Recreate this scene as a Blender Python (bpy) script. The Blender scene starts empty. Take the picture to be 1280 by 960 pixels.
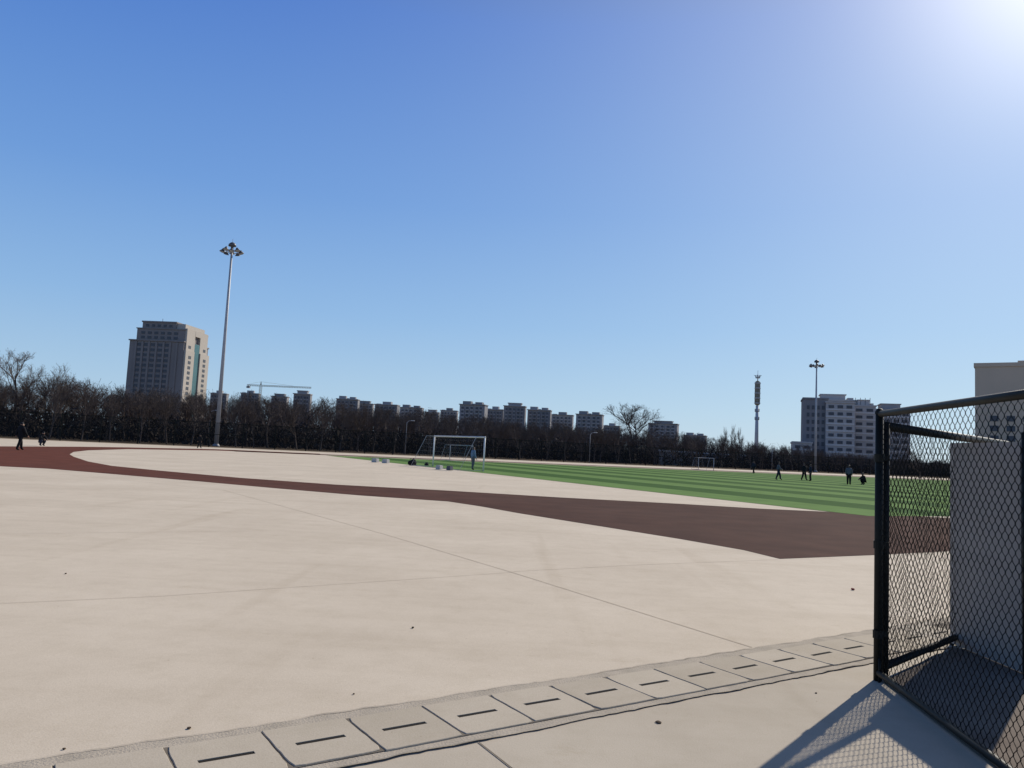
import bpy, bmesh, math, random
import numpy as np
from mathutils import Vector, Matrix
random.seed(7)
S=bpy.context.scene; C=S.collection
R=math.radians
FPX=961.0; CAMH=1.6
roll=math.atan(0.049); pit=math.atan(83/961*math.cos(roll))
Fv=Vector((0,math.cos(pit),math.sin(pit))); r0=Vector((1,0,0)); u0=Vector((0,-math.sin(pit),math.cos(pit)))
Uv=u0*math.cos(roll)-r0*math.sin(roll); Rv=r0*math.cos(roll)+u0*math.sin(roll)
def ray(px,py): return Fv+Rv*((px-640)/FPX)-Uv*((py-480)/FPX)
def hz(px):
    a=(px-640)/FPX; return 480+FPX*(Fv.z+Rv.z*a)/Uv.z
def G(px,py):
    d=ray(px,py); t=-CAMH/d.z; return (d.x*t,d.y*t)
def XA(px,Y):
    d=ray(px,hz(px)); return Y*d.x/d.y
def HT(px,py,Y):
    d=ray(px,py); return CAMH+Y*d.z/d.y
# ---------- materials
def mat(name,col,rough=0.8,col2=None,scale=5,metal=0,bump=0,detail=4,spec=0.3,coord='Object'):
    m=bpy.data.materials.new(name); m.use_nodes=True; nt=m.node_tree; b=nt.nodes['Principled BSDF']
    b.inputs['Roughness'].default_value=rough; b.inputs['Metallic'].default_value=metal
    b.inputs['Specular IOR Level'].default_value=spec
    b.inputs['Base Color'].default_value=(*col,1)
    if col2 is None: col2=tuple(c*0.75 for c in col)
    tc=nt.nodes.new('ShaderNodeTexCoord'); n=nt.nodes.new('ShaderNodeTexNoise'); n.inputs['Scale'].default_value=scale; n.inputs['Detail'].default_value=detail
    nt.links.new(tc.outputs[coord],n.inputs['Vector'])
    cr=nt.nodes.new('ShaderNodeValToRGB'); cr.color_ramp.elements[0].position=0.3; cr.color_ramp.elements[1].position=0.7
    cr.color_ramp.elements[0].color=(*col,1); cr.color_ramp.elements[1].color=(*col2,1)
    nt.links.new(n.outputs['Fac'],cr.inputs['Fac']); nt.links.new(cr.outputs['Color'],b.inputs['Base Color'])
    if bump:
        bp=nt.nodes.new('ShaderNodeBump'); bp.inputs['Strength'].default_value=bump; bp.inputs['Distance'].default_value=0.01
        n2=nt.nodes.new('ShaderNodeTexNoise'); n2.inputs['Scale'].default_value=scale*12; n2.inputs['Detail'].default_value=5
        nt.links.new(tc.outputs[coord],n2.inputs['Vector'])
        nt.links.new(n2.outputs['Fac'],bp.inputs['Height']); nt.links.new(bp.outputs['Normal'],b.inputs['Normal'])
    return m
def concrete_mat(name,vary,dark,light):
    m=bpy.data.materials.new(name); m.use_nodes=True; nt=m.node_tree; N=nt.nodes; L=nt.links; b=N['Principled BSDF']
    b.inputs['Roughness'].default_value=0.9; b.inputs['Specular IOR Level'].default_value=0.08
    tc=N.new('ShaderNodeTexCoord'); src=tc.outputs['Object']
    oi=N.new('ShaderNodeObjectInfo')
    if vary:
        ad=N.new('ShaderNodeVectorMath'); ad.operation='ADD'; sc=N.new('ShaderNodeVectorMath'); sc.operation='SCALE'; sc.inputs[0].default_value=(37,53,0)
        L.new(oi.outputs['Random'],sc.inputs['Scale']); L.new(tc.outputs['Object'],ad.inputs[0]); L.new(sc.outputs[0],ad.inputs[1]); src=ad.outputs[0]
    def noise(sc,det,sx=1,sy=1,rot=0,rough=.5):
        mp=N.new('ShaderNodeMapping'); mp.inputs['Scale'].default_value=(sx,sy,1); mp.inputs['Rotation'].default_value=(0,0,rot)
        n=N.new('ShaderNodeTexNoise'); n.inputs['Scale'].default_value=sc; n.inputs['Detail'].default_value=det; n.inputs['Roughness'].default_value=rough
        L.new(src,mp.inputs['Vector']); L.new(mp.outputs['Vector'],n.inputs['Vector']); return n
    def ramp(o_,p0,p1,c0,c1):
        r=N.new('ShaderNodeValToRGB'); e=r.color_ramp.elements; e[0].position=p0; e[1].position=p1; e[0].color=(*c0,1); e[1].color=(*c1,1)
        L.new(o_,r.inputs['Fac']); return r.outputs['Color']
    def mul(a,b_):
        x=N.new('ShaderNodeMix'); x.data_type='RGBA'; x.blend_type='MULTIPLY'; x.inputs['Factor'].default_value=1
        L.new(a,x.inputs[6]); L.new(b_,x.inputs[7]); return x.outputs[2]
    F='Fac'
    o=ramp(noise(0.35,6,rough=.6).outputs[F],.35,.68,dark,light)
    o=mul(o,ramp(noise(3.2,8,rough=.7).outputs[F],.25,.55,(.92,.915,.90),(1,1,1)))
    o=mul(o,ramp(noise(1.0,5,.2,2.6,R(12)).outputs[F],.3,.5,(.95,.945,.935),(1,1,1)))
    o=mul(o,ramp(noise(0.9,7,1.8,.10,R(-55)).outputs[F],.6,.72,(1,1,1),(.93,.92,.905)))
    o=mul(o,ramp(noise(1.6,9,.9,1.4,R(30),.75).outputs[F],.60,.70,(1,1,1),(.92,.905,.88)))
    o=mul(o,ramp(noise(26,3).outputs[F],.20,.28,(.68,.64,.58),(1,1,1)))
    o=mul(o,ramp(noise(140,4).outputs[F],.3,.6,(.88,.87,.85),(1,1,1)))
    if vary: o=mul(o,ramp(oi.outputs['Random'],0,1,(.88,.875,.87),(1.0,1.0,1.0)))
    L.new(o,b.inputs['Base Color'])
    bp=N.new('ShaderNodeBump'); bp.inputs['Strength'].default_value=.22; bp.inputs['Distance'].default_value=.005
    L.new(noise(90,6).outputs['Fac'],bp.inputs['Height']); L.new(bp.outputs['Normal'],b.inputs['Normal'])
    return m
M={}
M['conc']=concrete_mat('pale_concrete',0,(.545,.465,.36),(.62,.535,.42))
M['conc2']=concrete_mat('apron_concrete',0,(.45,.39,.305),(.51,.445,.35))
M['slab']=concrete_mat('cover_concrete',1,(.45,.39,.30),(.54,.47,.37))
M['mortar']=mat('rough_mortar',(.44,.38,.30),.95,(.35,.305,.24),6,bump=.6,spec=.05)
M['trench']=mat('trench_dark',(.03,.026,.022),.95,spec=.05)
M['gap']=mat('gap_dirt',(.12,.10,.08),.95,(.22,.19,.15),9,spec=.05)
M['crack']=mat('crack_dirt',(.21,.18,.14),.95,(.42,.365,.29),4,spec=.05)
M['joint']=mat('joint_fill',(.33,.28,.215),.95,(.48,.41,.32),3,spec=.05)
M['shade']=mat('painted_shade_floor',(.15,.12,.095),.95,(.20,.165,.13),2.5,bump=.4,spec=.05)  # shadow tone painted into the ground behind the gate
def trackmat():
    m=mat('track_rubber',(.074,.040,.031),.95,(.086,.049,.038),0.25,bump=.5,detail=8,spec=.03)
    nt=m.node_tree; N=nt.nodes; L=nt.links; b=N['Principled BSDF']; old=b.inputs['Base Color'].links[0].from_socket
    g=N.new('ShaderNodeNewGeometry'); sp_=N.new('ShaderNodeSeparateXYZ'); L.new(g.outputs['Position'],sp_.inputs[0])
    mr=N.new('ShaderNodeMapRange'); mr.inputs['From Min'].default_value=-22; mr.inputs['From Max'].default_value=2; L.new(sp_.outputs['X'],mr.inputs['Value'])
    n=N.new('ShaderNodeTexNoise'); n.inputs['Scale'].default_value=.9; n.inputs['Detail'].default_value=9; L.new(g.outputs['Position'],n.inputs['Vector'])
    r=N.new('ShaderNodeValToRGB'); e=r.color_ramp.elements; e[0].position=.35; e[1].position=.7; e[0].color=(.85,.85,.86,1); e[1].color=(1.12,1.1,1.08,1); L.new(n.outputs['Fac'],r.inputs[0])
    x=N.new('ShaderNodeMix'); x.data_type='RGBA'; L.new(mr.outputs[0],x.inputs[0]); x.inputs[6].default_value=(.125,.047,.032,1); L.new(old,x.inputs[7])
    y=N.new('ShaderNodeMix'); y.data_type='RGBA'; y.blend_type='MULTIPLY'; y.inputs[0].default_value=1; L.new(x.outputs[2],y.inputs[6]); L.new(r.outputs[0],y.inputs[7]); L.new(y.outputs[2],b.inputs['Base Color']); return m
M['track']=trackmat()
M['trackfar']=mat('far_track_rubber',(.12,.06,.045),.9,(.09,.05,.04),.4,spec=.04)
M['soil']=mat('dry_grass_soil',(.20,.15,.10),.95,(.12,.092,.065),.15,detail=8,spec=.04)
M['green']=mat('dark_green_paint',(.006,.008,.007),.55,(.011,.013,.011),9,spec=.18)
M['wire']=mat('coated_wire',(.005,.006,.006),.75,(.01,.011,.010),9,spec=.1)
M['fpost']=mat('fence_green_black',(.012,.014,.014),.8,(.018,.022,.02),3,spec=.05)
M['galv']=mat('galvanised_steel',(.42,.42,.43),.55,(.36,.36,.37),2,metal=.1)
M['panel']=mat('grey_sheet_metal',(.30,.285,.265),.65,(.25,.24,.225),1.3,spec=.2)
M['bark']=mat('grey_brown_bark',(.09,.074,.066),.95,(.12,.10,.088),3,spec=.05)
M['twig']=mat('bare_twig',(.095,.076,.066),.95,(.125,.10,.087),.4,spec=.05)
M['twigl']=mat('pale_twig',(.24,.20,.165),.95,(.18,.15,.125),1,spec=.05)
M['scrub']=mat('dark_scrub',(.05,.042,.038),.95,(.068,.057,.05),.3,spec=.03)
M['white']=mat('white_paint',(.72,.72,.71),.5,(.62,.62,.61),4)
M['block']=mat('weathered_white_block',(.5,.49,.47),.8,(.4,.39,.37),4)
M['net']=mat('net_cord',(.40,.41,.42),.9,(.33,.34,.35),4,spec=.05)
M['glass']=mat('dark_window',(.07,.075,.085),.35,(.10,.105,.115),.2,spec=.25)
M['teal']=mat('teal_glass',(.05,.12,.12),.2,(.06,.15,.15),.2,spec=.6)
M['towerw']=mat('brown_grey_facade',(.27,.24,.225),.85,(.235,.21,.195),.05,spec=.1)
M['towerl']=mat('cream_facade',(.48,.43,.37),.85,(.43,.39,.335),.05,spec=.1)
M['resA']=mat('grey_render',(.30,.29,.29),.9,(.25,.245,.245),.08,spec=.05)
M['resB']=mat('pale_grey_render',(.39,.375,.37),.9,(.33,.32,.315),.08,spec=.05)
M['band']=mat('pale_band_render',(.62,.60,.575),.9,(.55,.53,.51),.08,spec=.05)
M['hot']=mat('brown_grey_render',(.27,.26,.26),.9,(.23,.22,.225),.08,spec=.05)
M['hotl']=mat('whitish_grey_render',(.50,.475,.455),.9,(.44,.42,.40),.08,spec=.05)
M['beige']=mat('beige_wall',(.60,.47,.35),.9,(.54,.43,.32),.1,spec=.05)
M['gold']=mat('bronze_cladding',(.34,.28,.18),.7,(.25,.21,.15),1,spec=.1)
M['steel']=mat('weathered_steel',(.30,.30,.30),.7,(.24,.24,.245),1,spec=.1)
M['towers']=mat('pale_tower_paint',(.60,.59,.58),.6,(.5,.49,.48),1)
M['crane']=mat('crane_yellow',(.28,.22,.13),.7,(.22,.18,.12),1)
M['skin']=mat('skin',(.32,.19,.13),.6,(.28,.16,.11),8)
M['hair']=mat('black_hair',(.012,.01,.01),.6)
M['black']=mat('black_cloth',(.014,.014,.015),.9,(.022,.022,.024),9,spec=.1)
M['navy']=mat('navy_cloth',(.02,.025,.04),.9,(.03,.035,.055),9,spec=.1)
M['blue']=mat('light_blue_cloth',(.16,.24,.34),.9,(.13,.2,.3),9,spec=.1)
M['grey']=mat('grey_cloth',(.13,.135,.15),.9,(.1,.1,.12),9,spec=.1)
M['lamp']=mat('lamp_housing',(.12,.12,.125),.5,(.10,.10,.11),3,metal=.2)
M['lens']=mat('lamp_glass',(.5,.52,.55),.15,(.45,.47,.5),3)
M['red']=mat('red_stone',(.28,.06,.04),.8,(.2,.05,.04),20)
M['brownleaf']=mat('dry_leaf',(.09,.055,.03),.9,(.06,.04,.025),30)
def turf():
    m=bpy.data.materials.new('striped_turf'); m.use_nodes=True; nt=m.node_tree; N=nt.nodes; L=nt.links; b=N['Principled BSDF']
    b.inputs['Roughness'].default_value=.95; b.inputs['Specular IOR Level'].default_value=.02
    g=N.new('ShaderNodeNewGeometry'); d=N.new('ShaderNodeVectorMath'); d.operation='DOT_PRODUCT'; d.inputs[1].default_value=(.883/7,.469/7,0)
    L.new(g.outputs['Position'],d.inputs[0])
    pf=N.new('ShaderNodeMath'); pf.operation='PINGPONG'; pf.inputs[1].default_value=.5; L.new(d.outputs['Value'],pf.inputs[0])
    gt=N.new('ShaderNodeMapRange'); gt.inputs['From Min'].default_value=.235; gt.inputs['From Max'].default_value=.265; L.new(pf.outputs[0],gt.inputs['Value'])
    mx=N.new('ShaderNodeMix'); mx.data_type='RGBA'; mx.inputs[6].default_value=(.056,.115,.032,1); mx.inputs[7].default_value=(.135,.225,.07,1)
    L.new(gt.outputs[0],mx.inputs[0])
    n=N.new('ShaderNodeTexNoise'); n.inputs['Scale'].default_value=.6; n.inputs['Detail'].default_value=8; L.new(g.outputs['Position'],n.inputs['Vector'])
    r=N.new('ShaderNodeValToRGB'); r.color_ramp.elements[0].position=.3; r.color_ramp.elements[1].position=.7; r.color_ramp.elements[0].color=(.8,.82,.78,1); r.color_ramp.elements[1].color=(1,1,1,1)
    L.new(n.outputs['Fac'],r.inputs[0])
    x=N.new('ShaderNodeMix'); x.data_type='RGBA'; x.blend_type='MULTIPLY'; x.inputs[0].default_value=1; L.new(mx.outputs[2],x.inputs[6]); L.new(r.outputs[0],x.inputs[7])
    L.new(x.outputs[2],b.inputs['Base Color']); return m
M['turf']=turf()
def netmat(name,col,op):
    m=bpy.data.materials.new(name); m.use_nodes=True; nt=m.node_tree; N=nt.nodes; L=nt.links
    b=N['Principled BSDF']; b.inputs['Base Color'].default_value=(*col,1); b.inputs['Roughness'].default_value=.9; b.inputs['Specular IOR Level'].default_value=.05
    t=N.new('ShaderNodeBsdfTransparent'); mx=N.new('ShaderNodeMixShader'); n=N.new('ShaderNodeTexNoise'); n.inputs['Scale'].default_value=2
    mr=N.new('ShaderNodeMapRange'); mr.inputs['To Min'].default_value=op*.8; mr.inputs['To Max'].default_value=op*1.2
    L.new(n.outputs['Fac'],mr.inputs['Value']); L.new(mr.outputs[0],mx.inputs[0]); L.new(t.outputs[0],mx.inputs[1]); L.new(b.outputs[0],mx.inputs[2])
    L.new(mx.outputs[0],N['Material Output'].inputs['Surface']); return m
M['fmesh']=netmat('far_chain_link',(.022,.024,.024),.36)
# ---------- mesh builder
class MB:
    def __init__(s): s.v=[]; s.f=[]; s.mi=[]
    def quad(s,a,b,c,d,mi=0):
        k=len(s.v); s.v+= [tuple(a),tuple(b),tuple(c),tuple(d)]; s.f.append((k,k+1,k+2,k+3)); s.mi.append(mi)
    def box(s,x0,x1,y0,y1,z0,z1,mi=0):
        k=len(s.v); s.v+=[(x0,y0,z0),(x1,y0,z0),(x1,y1,z0),(x0,y1,z0),(x0,y0,z1),(x1,y0,z1),(x1,y1,z1),(x0,y1,z1)]
        for f in ((0,3,2,1),(4,5,6,7),(0,1,5,4),(1,2,6,5),(2,3,7,6),(3,0,4,7)): s.f.append(tuple(k+i for i in f)); s.mi.append(mi)
    def tube(s,pts,rad,n=8,mi=0,cap=True):
        pts=[Vector(p) for p in pts]
        if not hasattr(rad,'__len__'): rad=[rad]*len(pts)
        k0=len(s.v); prev=None
        for i,p in enumerate(pts):
            if i==0: t=pts[1]-p
            elif i==len(pts)-1: t=p-pts[i-1]
            else: t=(pts[i+1]-p).normalized()+(p-pts[i-1]).normalized()
            t.normalize()
            if prev is None:
                a=Vector((0,0,1)) if abs(t.z)<.9 else Vector((1,0,0)); e=t.cross(a).normalized()
            else:
                e=prev-t*prev.dot(t); e.normalize()
            prev=e; g=t.cross(e)
            for j in range(n):
                an=2*math.pi*j/n; q=p+(e*math.cos(an)+g*math.sin(an))*rad[i]; s.v.append(tuple(q))
        for i in range(len(pts)-1):
            for j in range(n):
                a=k0+i*n+j; b=k0+i*n+(j+1)%n; s.f.append((a,b,b+n,a+n)); s.mi.append(mi)
        if cap:
            s.f.append(tuple(k0+j for j in range(n))[::-1]); s.mi.append(mi)
            e0=k0+(len(pts)-1)*n; s.f.append(tuple(e0+j for j in range(n))); s.mi.append(mi)
    def lathe(s,prof,n=16,c=(0,0),mi=0):
        k0=len(s.v)
        for r,z in prof:
            for j in range(n):
                an=2*math.pi*j/n; s.v.append((c[0]+r*math.cos(an),c[1]+r*math.sin(an),z))
        for i in range(len(prof)-1):
            for j in range(n):
                a=k0+i*n+j; b=k0+i*n+(j+1)%n; s.f.append((a,b,b+n,a+n)); s.mi.append(mi)
    def mesh(s,name,mats,smooth=False):
        me=bpy.data.meshes.new(name); me.from_pydata(s.v,[],s.f)
        for m in (mats if isinstance(mats,(list,tuple)) else [mats]): me.materials.append(m)
        me.polygons.foreach_set('material_index',s.mi)
        if smooth: me.polygons.foreach_set('use_smooth',[True]*len(s.f))
        me.update(); return me
    def build(s,name,mats,parent=None,smooth=False,loc=None):
        return link(name,s.mesh(name,mats,smooth),parent,loc)
def link(name,me,parent=None,loc=None,rz=0,sc=None):
    o=bpy.data.objects.new(name,me); C.objects.link(o)
    if parent: o.parent=parent
    if loc is not None: o.location=loc
    o.rotation_euler=(0,0,rz)
    if sc: o.scale=sc
    return o
def tag(o,label,cat,group=None,kind=None):
    if label: o['label']=label
    if cat: o['category']=cat
    if group: o['group']=group
    if kind: o['kind']=kind
    return o
def empty(name,loc,rz,label,cat,group=None):
    o=bpy.data.objects.new(name,None); C.objects.link(o); o.location=loc; o.rotation_euler=(0,0,rz); o.empty_display_size=.3
    return tag(o,label,cat,group)
def sheet(name,pts,z,m,label=None,kind='structure'):
    bm=bmesh.new(); vs=[bm.verts.new((p[0],p[1],z)) for p in pts]; f=bm.faces.new(vs)
    bm.normal_update()
    if f.normal.z<0: f.normal_flip()
    bmesh.ops.triangulate(bm,faces=[f]); me=bpy.data.meshes.new(name); bm.to_mesh(me); bm.free(); me.materials.append(m)
    o=link(name,me); o['kind']=kind
    if label: o['label']=label
    return o
# ---------- camera
cam=bpy.data.cameras.new('camera'); co=bpy.data.objects.new('camera',cam); C.objects.link(co)
mw=Matrix((( Rv.x,Uv.x,-Fv.x,0),(Rv.y,Uv.y,-Fv.y,0),(Rv.z,Uv.z,-Fv.z,CAMH),(0,0,0,1))); co.matrix_world=mw
cam.sensor_width=36; cam.lens=FPX/1280*36; cam.clip_end=8000; cam.clip_start=.05; S.camera=co
# ---------- light
AZ=R(39); EL=R(33)
sd=Vector((math.sin(AZ)*math.cos(EL),math.cos(AZ)*math.cos(EL),math.sin(EL)))
sl=bpy.data.lights.new('sun','SUN'); sl.energy=5.0; sl.angle=R(.5); sl.color=(1,.93,.82)
so=bpy.data.objects.new('sun',sl); C.objects.link(so); so.rotation_euler=sd.to_track_quat('Z','Y').to_euler(); so.location=(0,0,30)
w=bpy.data.worlds.new('World'); S.world=w; w.use_nodes=True; nt=w.node_tree; N=nt.nodes; L=nt.links; bg=N['Background']
sk=N.new('ShaderNodeTexSky'); sk.sky_type='NISHITA'; sk.sun_disc=False; sk.sun_elevation=EL; sk.sun_rotation=AZ
sk.air_density=1.0; sk.dust_density=.6; sk.ozone_density=3; sk.altitude=50
tc=N.new('ShaderNodeTexCoord'); nm=N.new('ShaderNodeVectorMath'); nm.operation='NORMALIZE'; L.new(tc.outputs['Generated'],nm.inputs[0])
sx=N.new('ShaderNodeSeparateXYZ'); L.new(nm.outputs[0],sx.inputs[0])
cr=N.new('ShaderNodeValToRGB'); E=cr.color_ramp.elements
E[0].position=0; E[0].color=(.48,.64,.78,1); E[1].position=1; E[1].color=(.025,.055,.17,1)
for p,c in ((.06,(.40,.59,.785,1)),(.16,(.27,.475,.77,1)),(.30,(.155,.335,.71,1)),(.5,(.07,.2,.61,1)),(.62,(.045,.115,.36,1))):
    e_=E.new(p); e_.color=c
L.new(sx.outputs['Z'],cr.inputs[0])
dt=N.new('ShaderNodeVectorMath'); dt.operation='DOT_PRODUCT'; dt.inputs[1].default_value=tuple(sd); L.new(nm.outputs[0],dt.inputs[0])
mxm=N.new('ShaderNodeMath'); mxm.operation='MAXIMUM'; mxm.inputs[1].default_value=0; L.new(dt.outputs['Value'],mxm.inputs[0])
cur=cr.outputs['Color']
for pw,col in ((4,(.13,.13,.08)),(14,(.24,.22,.15)),(90,(.85,.76,.56))):
    p=N.new('ShaderNodeMath'); p.operation='POWER'; p.inputs[1].default_value=pw; L.new(mxm.outputs[0],p.inputs[0])
    v=N.new('ShaderNodeVectorMath'); v.operation='SCALE'; v.inputs[0].default_value=col; L.new(p.outputs[0],v.inputs['Scale'])
    a=N.new('ShaderNodeVectorMath'); a.operation='ADD'; L.new(cur,a.inputs[0]); L.new(v.outputs[0],a.inputs[1]); cur=a.outputs[0]
s10=N.new('ShaderNodeVectorMath'); s10.operation='SCALE'; s10.inputs['Scale'].default_value=10; L.new(cur,s10.inputs[0])
mxs=N.new('ShaderNodeMix'); mxs.data_type='RGBA'; mxs.inputs[0].default_value=.08; L.new(s10.outputs[0],mxs.inputs[6]); L.new(sk.outputs[0],mxs.inputs[7])
L.new(mxs.outputs[2],bg.inputs[0]); bg.inputs[1].default_value=.1
S.view_settings.view_transform='Standard'; S.view_settings.look='None'; S.view_settings.exposure=0
# ---------- ground
ex=Vector((.883,.469)); ey=Vector((-.469,.883))
FP=Vector((-59,100))
def FL(t,off=0): p=FP+ex*t+ey*off; return (p.x,p.y)
sheet('ground',[(-3500,-300),(3500,-300),(3500,5000),(-3500,5000)],0,M['soil'])
sheet('concrete_yard',[FL(-60,-.6),FL(330,-.6),(260,-30),(-160,-30)],.004,M['conc'])
low=[(-80,575),(0,583),(60,586),(150,593.5),(250,602),(350,611),(450,619.5),(560,627),(600,633),(650,642),(750,658),(850,674),(930,688),(975,699),(1097,694),(1320,683)]
up=[(1320,655),(1100,643),(950,636),(850,630),(700,622),(560,613.5),(420,606),(300,597.5),(200,588.5),(140,582.5),(110,577),(92,571),(87,568),(92,565),(110,563),(160,561.5),(270,563.2),(400,568.3),(400,567.2),(270,561.6),(160,559.3),(100,558.5),(0,558),(-80,556.5)]
sheet('running_track',[G(*p) for p in low+up],.008,M['track'])
gc=Vector((-4.1,57.4))
def FD(a,b): p=gc+ey*a+ex*b; return (p.x,p.y)
sheet('football_field',[FD(34,-.6),FD(34,125),FD(-35.5,125),FD(-35.5,-.6)],.012,M['turf'])
sheet('far_running_track',[FD(36,-10),FD(36,200),FD(41.5,200),FD(41.5,-10)],.008,M['trackfar'])
sheet('dry_verge',[FL(-60,-2.5),FL(330,-5),FL(330,-.3),FL(-60,-.3)],.010,M['soil'])
def strip(pts,wd):
    mb=MB(); P=[Vector((*G(*p),0)) for p in pts]
    for a,b in zip(P[:-1],P[1:]):
        n=10; d=(b-a).normalized(); s=Vector((-d.y,d.x,0))*wd/2
        for i in range(n):
            q0=a+(b-a)*i/n; q1=a+(b-a)*(i+1)/n; q0.z=q1.z=.008
            mb.quad(q0-s,q1-s,q1+s,q0+s)
    return mb
jn=[([(280,613),(480,668),(640,716),(940,810)],.011),([(640,716),(480,727),(200,746),(-20,756)],.007),([(642,715),(800,706.5),(972,700)],.008),([(280,613),(150,600)],.012),([(-20,668),(330,664)],.009)]
for p,wd in jn:
    o=strip(p,wd).build('concrete_joint',M['joint']); o['kind']='structure'
# ---------- drain strip
A=Vector((*G(283,952),0)); B=Vector((*G(1068,813),0)); n_=11; dv=(B-A)/n_; sp=dv.length; dd=dv.normalized(); pp=Vector((-dd.y,dd.x,0)); ang=math.atan2(dd.y,dd.x)
def SP(s,t,z): q=A+dd*s+pp*t; return (q.x,q.y,z)
def jag(t0,amp,s0=-4,s1=12,step=.05):
    r=[];x=0;s=s0
    while s<s1: x=.6*x+random.uniform(-amp,amp); r.append((s,t0+x)); s+=step
    return r
up_=jag(.385,.010); lo_=jag(-.345,.008)
sheet('apron_pavement',[SP(-6,-.3,0)[:2],SP(14,-.3,0)[:2],SP(14,-9,0)[:2],SP(-6,-9,0)[:2]],.007,M['conc2'])
sheet('drain_channel',[SP(s,t,0)[:2] for s,t in up_]+[SP(s,t,0)[:2] for s,t in reversed(lo_)],.014,M['mortar'])
sheet('drain_trench',[SP(-4,.264,0)[:2],SP(12,.264,0)[:2],SP(12,-.264,0)[:2],SP(-4,-.264,0)[:2]],.018,M['gap'])
for base in (up_,lo_):
    mb=MB(); wv=.003
    for (s0,t0),(s1,t1) in zip(base[:-1],base[1:]):
        w2=max(.0008,min(.006,wv+random.uniform(-.0022,.0022))); mb.quad(SP(s0,t0-wv,.0185),SP(s1,t1-w2,.0185),SP(s1,t1+w2,.0185),SP(s0,t0+wv,.0185)); wv=w2
    o=mb.build('mortar_crack',M['crack']); o['kind']='structure'
def cover_mesh(i):
    rnd=random.Random(i); L_=.2365; W=.262; sl_=.135; sw=.018; zt=.0235; b=.003
    mb=MB(); n=8
    def ringpts(l,w_,z):
        r=[]
        for (x0,y0),(x1,y1) in (((-l,-w_),(l,-w_)),((l,-w_),(l,w_)),((l,w_),(-l,w_)),((-l,w_),(-l,-w_))):
            for q in range(n): r.append([x0+(x1-x0)*q/n,y0+(y1-y0)*q/n,z])
        return r
    N_=4*n; j=[(rnd.uniform(-.0025,.0018),rnd.uniform(-.0025,.0018)) for _ in range(N_)]
    for c in (0,n,2*n,3*n):
        if rnd.random()<.5: j[c]=(j[c][0]-.012*(1 if c in(n,2*n) else -1),j[c][1]-.008*(1 if c in(2*n,3*n) else -1))
    rings=[ringpts(L_,W,.0),ringpts(L_,W,zt-b),ringpts(L_-b,W-b,zt),ringpts(sl_,sw,zt),ringpts(sl_,sw,.0188)]
    for k in range(3):
        for q in range(N_): rings[k][q][0]+=j[q][0]; rings[k][q][1]+=j[q][1]
    for r in range(4):
        for q in range(N_): mb.quad(rings[r][q],rings[r][(q+1)%N_],rings[r+1][(q+1)%N_],rings[r+1][q])
    return mb.mesh('drain_cover_slab',M['slab'])
slotm=MB(); slotm.box(-.1345,.1345,-.0175,.0175,.0190,.0200); slotmesh=slotm.mesh('slot',M['trench'])
def ordn(n): return ['first','second','third','fourth','fifth','sixth','seventh','eighth','ninth','tenth','eleventh','twelfth','thirteenth','fourteenth','fifteenth','sixteenth','seventeenth'][n]
for i in range(-2,15):
    p=SP(sp*i,random.uniform(-.008,.008),0)
    lab='concrete drain cover with a slot, %s along the drainage strip counting from the bottom left'%ordn(i+2)
    e=empty('drain_cover',(p[0],p[1],random.uniform(-.001,.0015)),ang+random.uniform(-.014,.014),lab,'drain cover','concrete drain covers in the strip')
    link('slab',cover_mesh(i),e); link('slot',slotmesh,e)
o=strip([(598,930),(640,963),(700,1010)],.009).build('concrete_joint',M['gap']); o['kind']='structure'; o.location.z=.003
def pebble(px,py,r,m,label,cat,name,flat=.6):
    bm=bmesh.new(); bmesh.ops.create_icosphere(bm,subdivisions=2,radius=r)
    for v in bm.verts: v.co*=random.uniform(.8,1.15); v.co.z*=flat
    me=bpy.data.meshes.new(name); bm.to_mesh(me); bm.free(); me.materials.append(m)
    x,y=G(px,py); o=link(name,me,None,(x,y,.006+r*flat*.8)); tag(o,label,cat)
pebble(1066,738,.024,M['red'],'small red stone lying on the concrete near the gate','stone','stone')
pebble(516,786,.012,M['trench'],'tiny black pebble alone in the middle of the concrete yard','stone','pebble')
pebble(442,869,.007,M['brownleaf'],'tiny brown pebble just above the drain strip','stone','pebble')
pebble(236,912,.012,M['brownleaf'],'crumpled brown leaf at the upper edge of the drain strip at left','leaf','dry_leaf',.4)
pebble(82,718,.011,M['brownleaf'],'dark pebble at the far left of the concrete yard','stone','pebble')
pebble(823,905,.02,M['brownleaf'],'crumpled dark leaf just below the drain strip, left of the gate shadow','leaf','dry_leaf',.35)
pebble(80,938,.009,M['brownleaf'],'brown leaf scrap at the bottom left beside the drain edge','leaf','dry_leaf',.4)
pebble(1020,868,.008,M['brownleaf'],'tiny brown pebble on the apron beside the gate post','stone','pebble')
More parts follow.
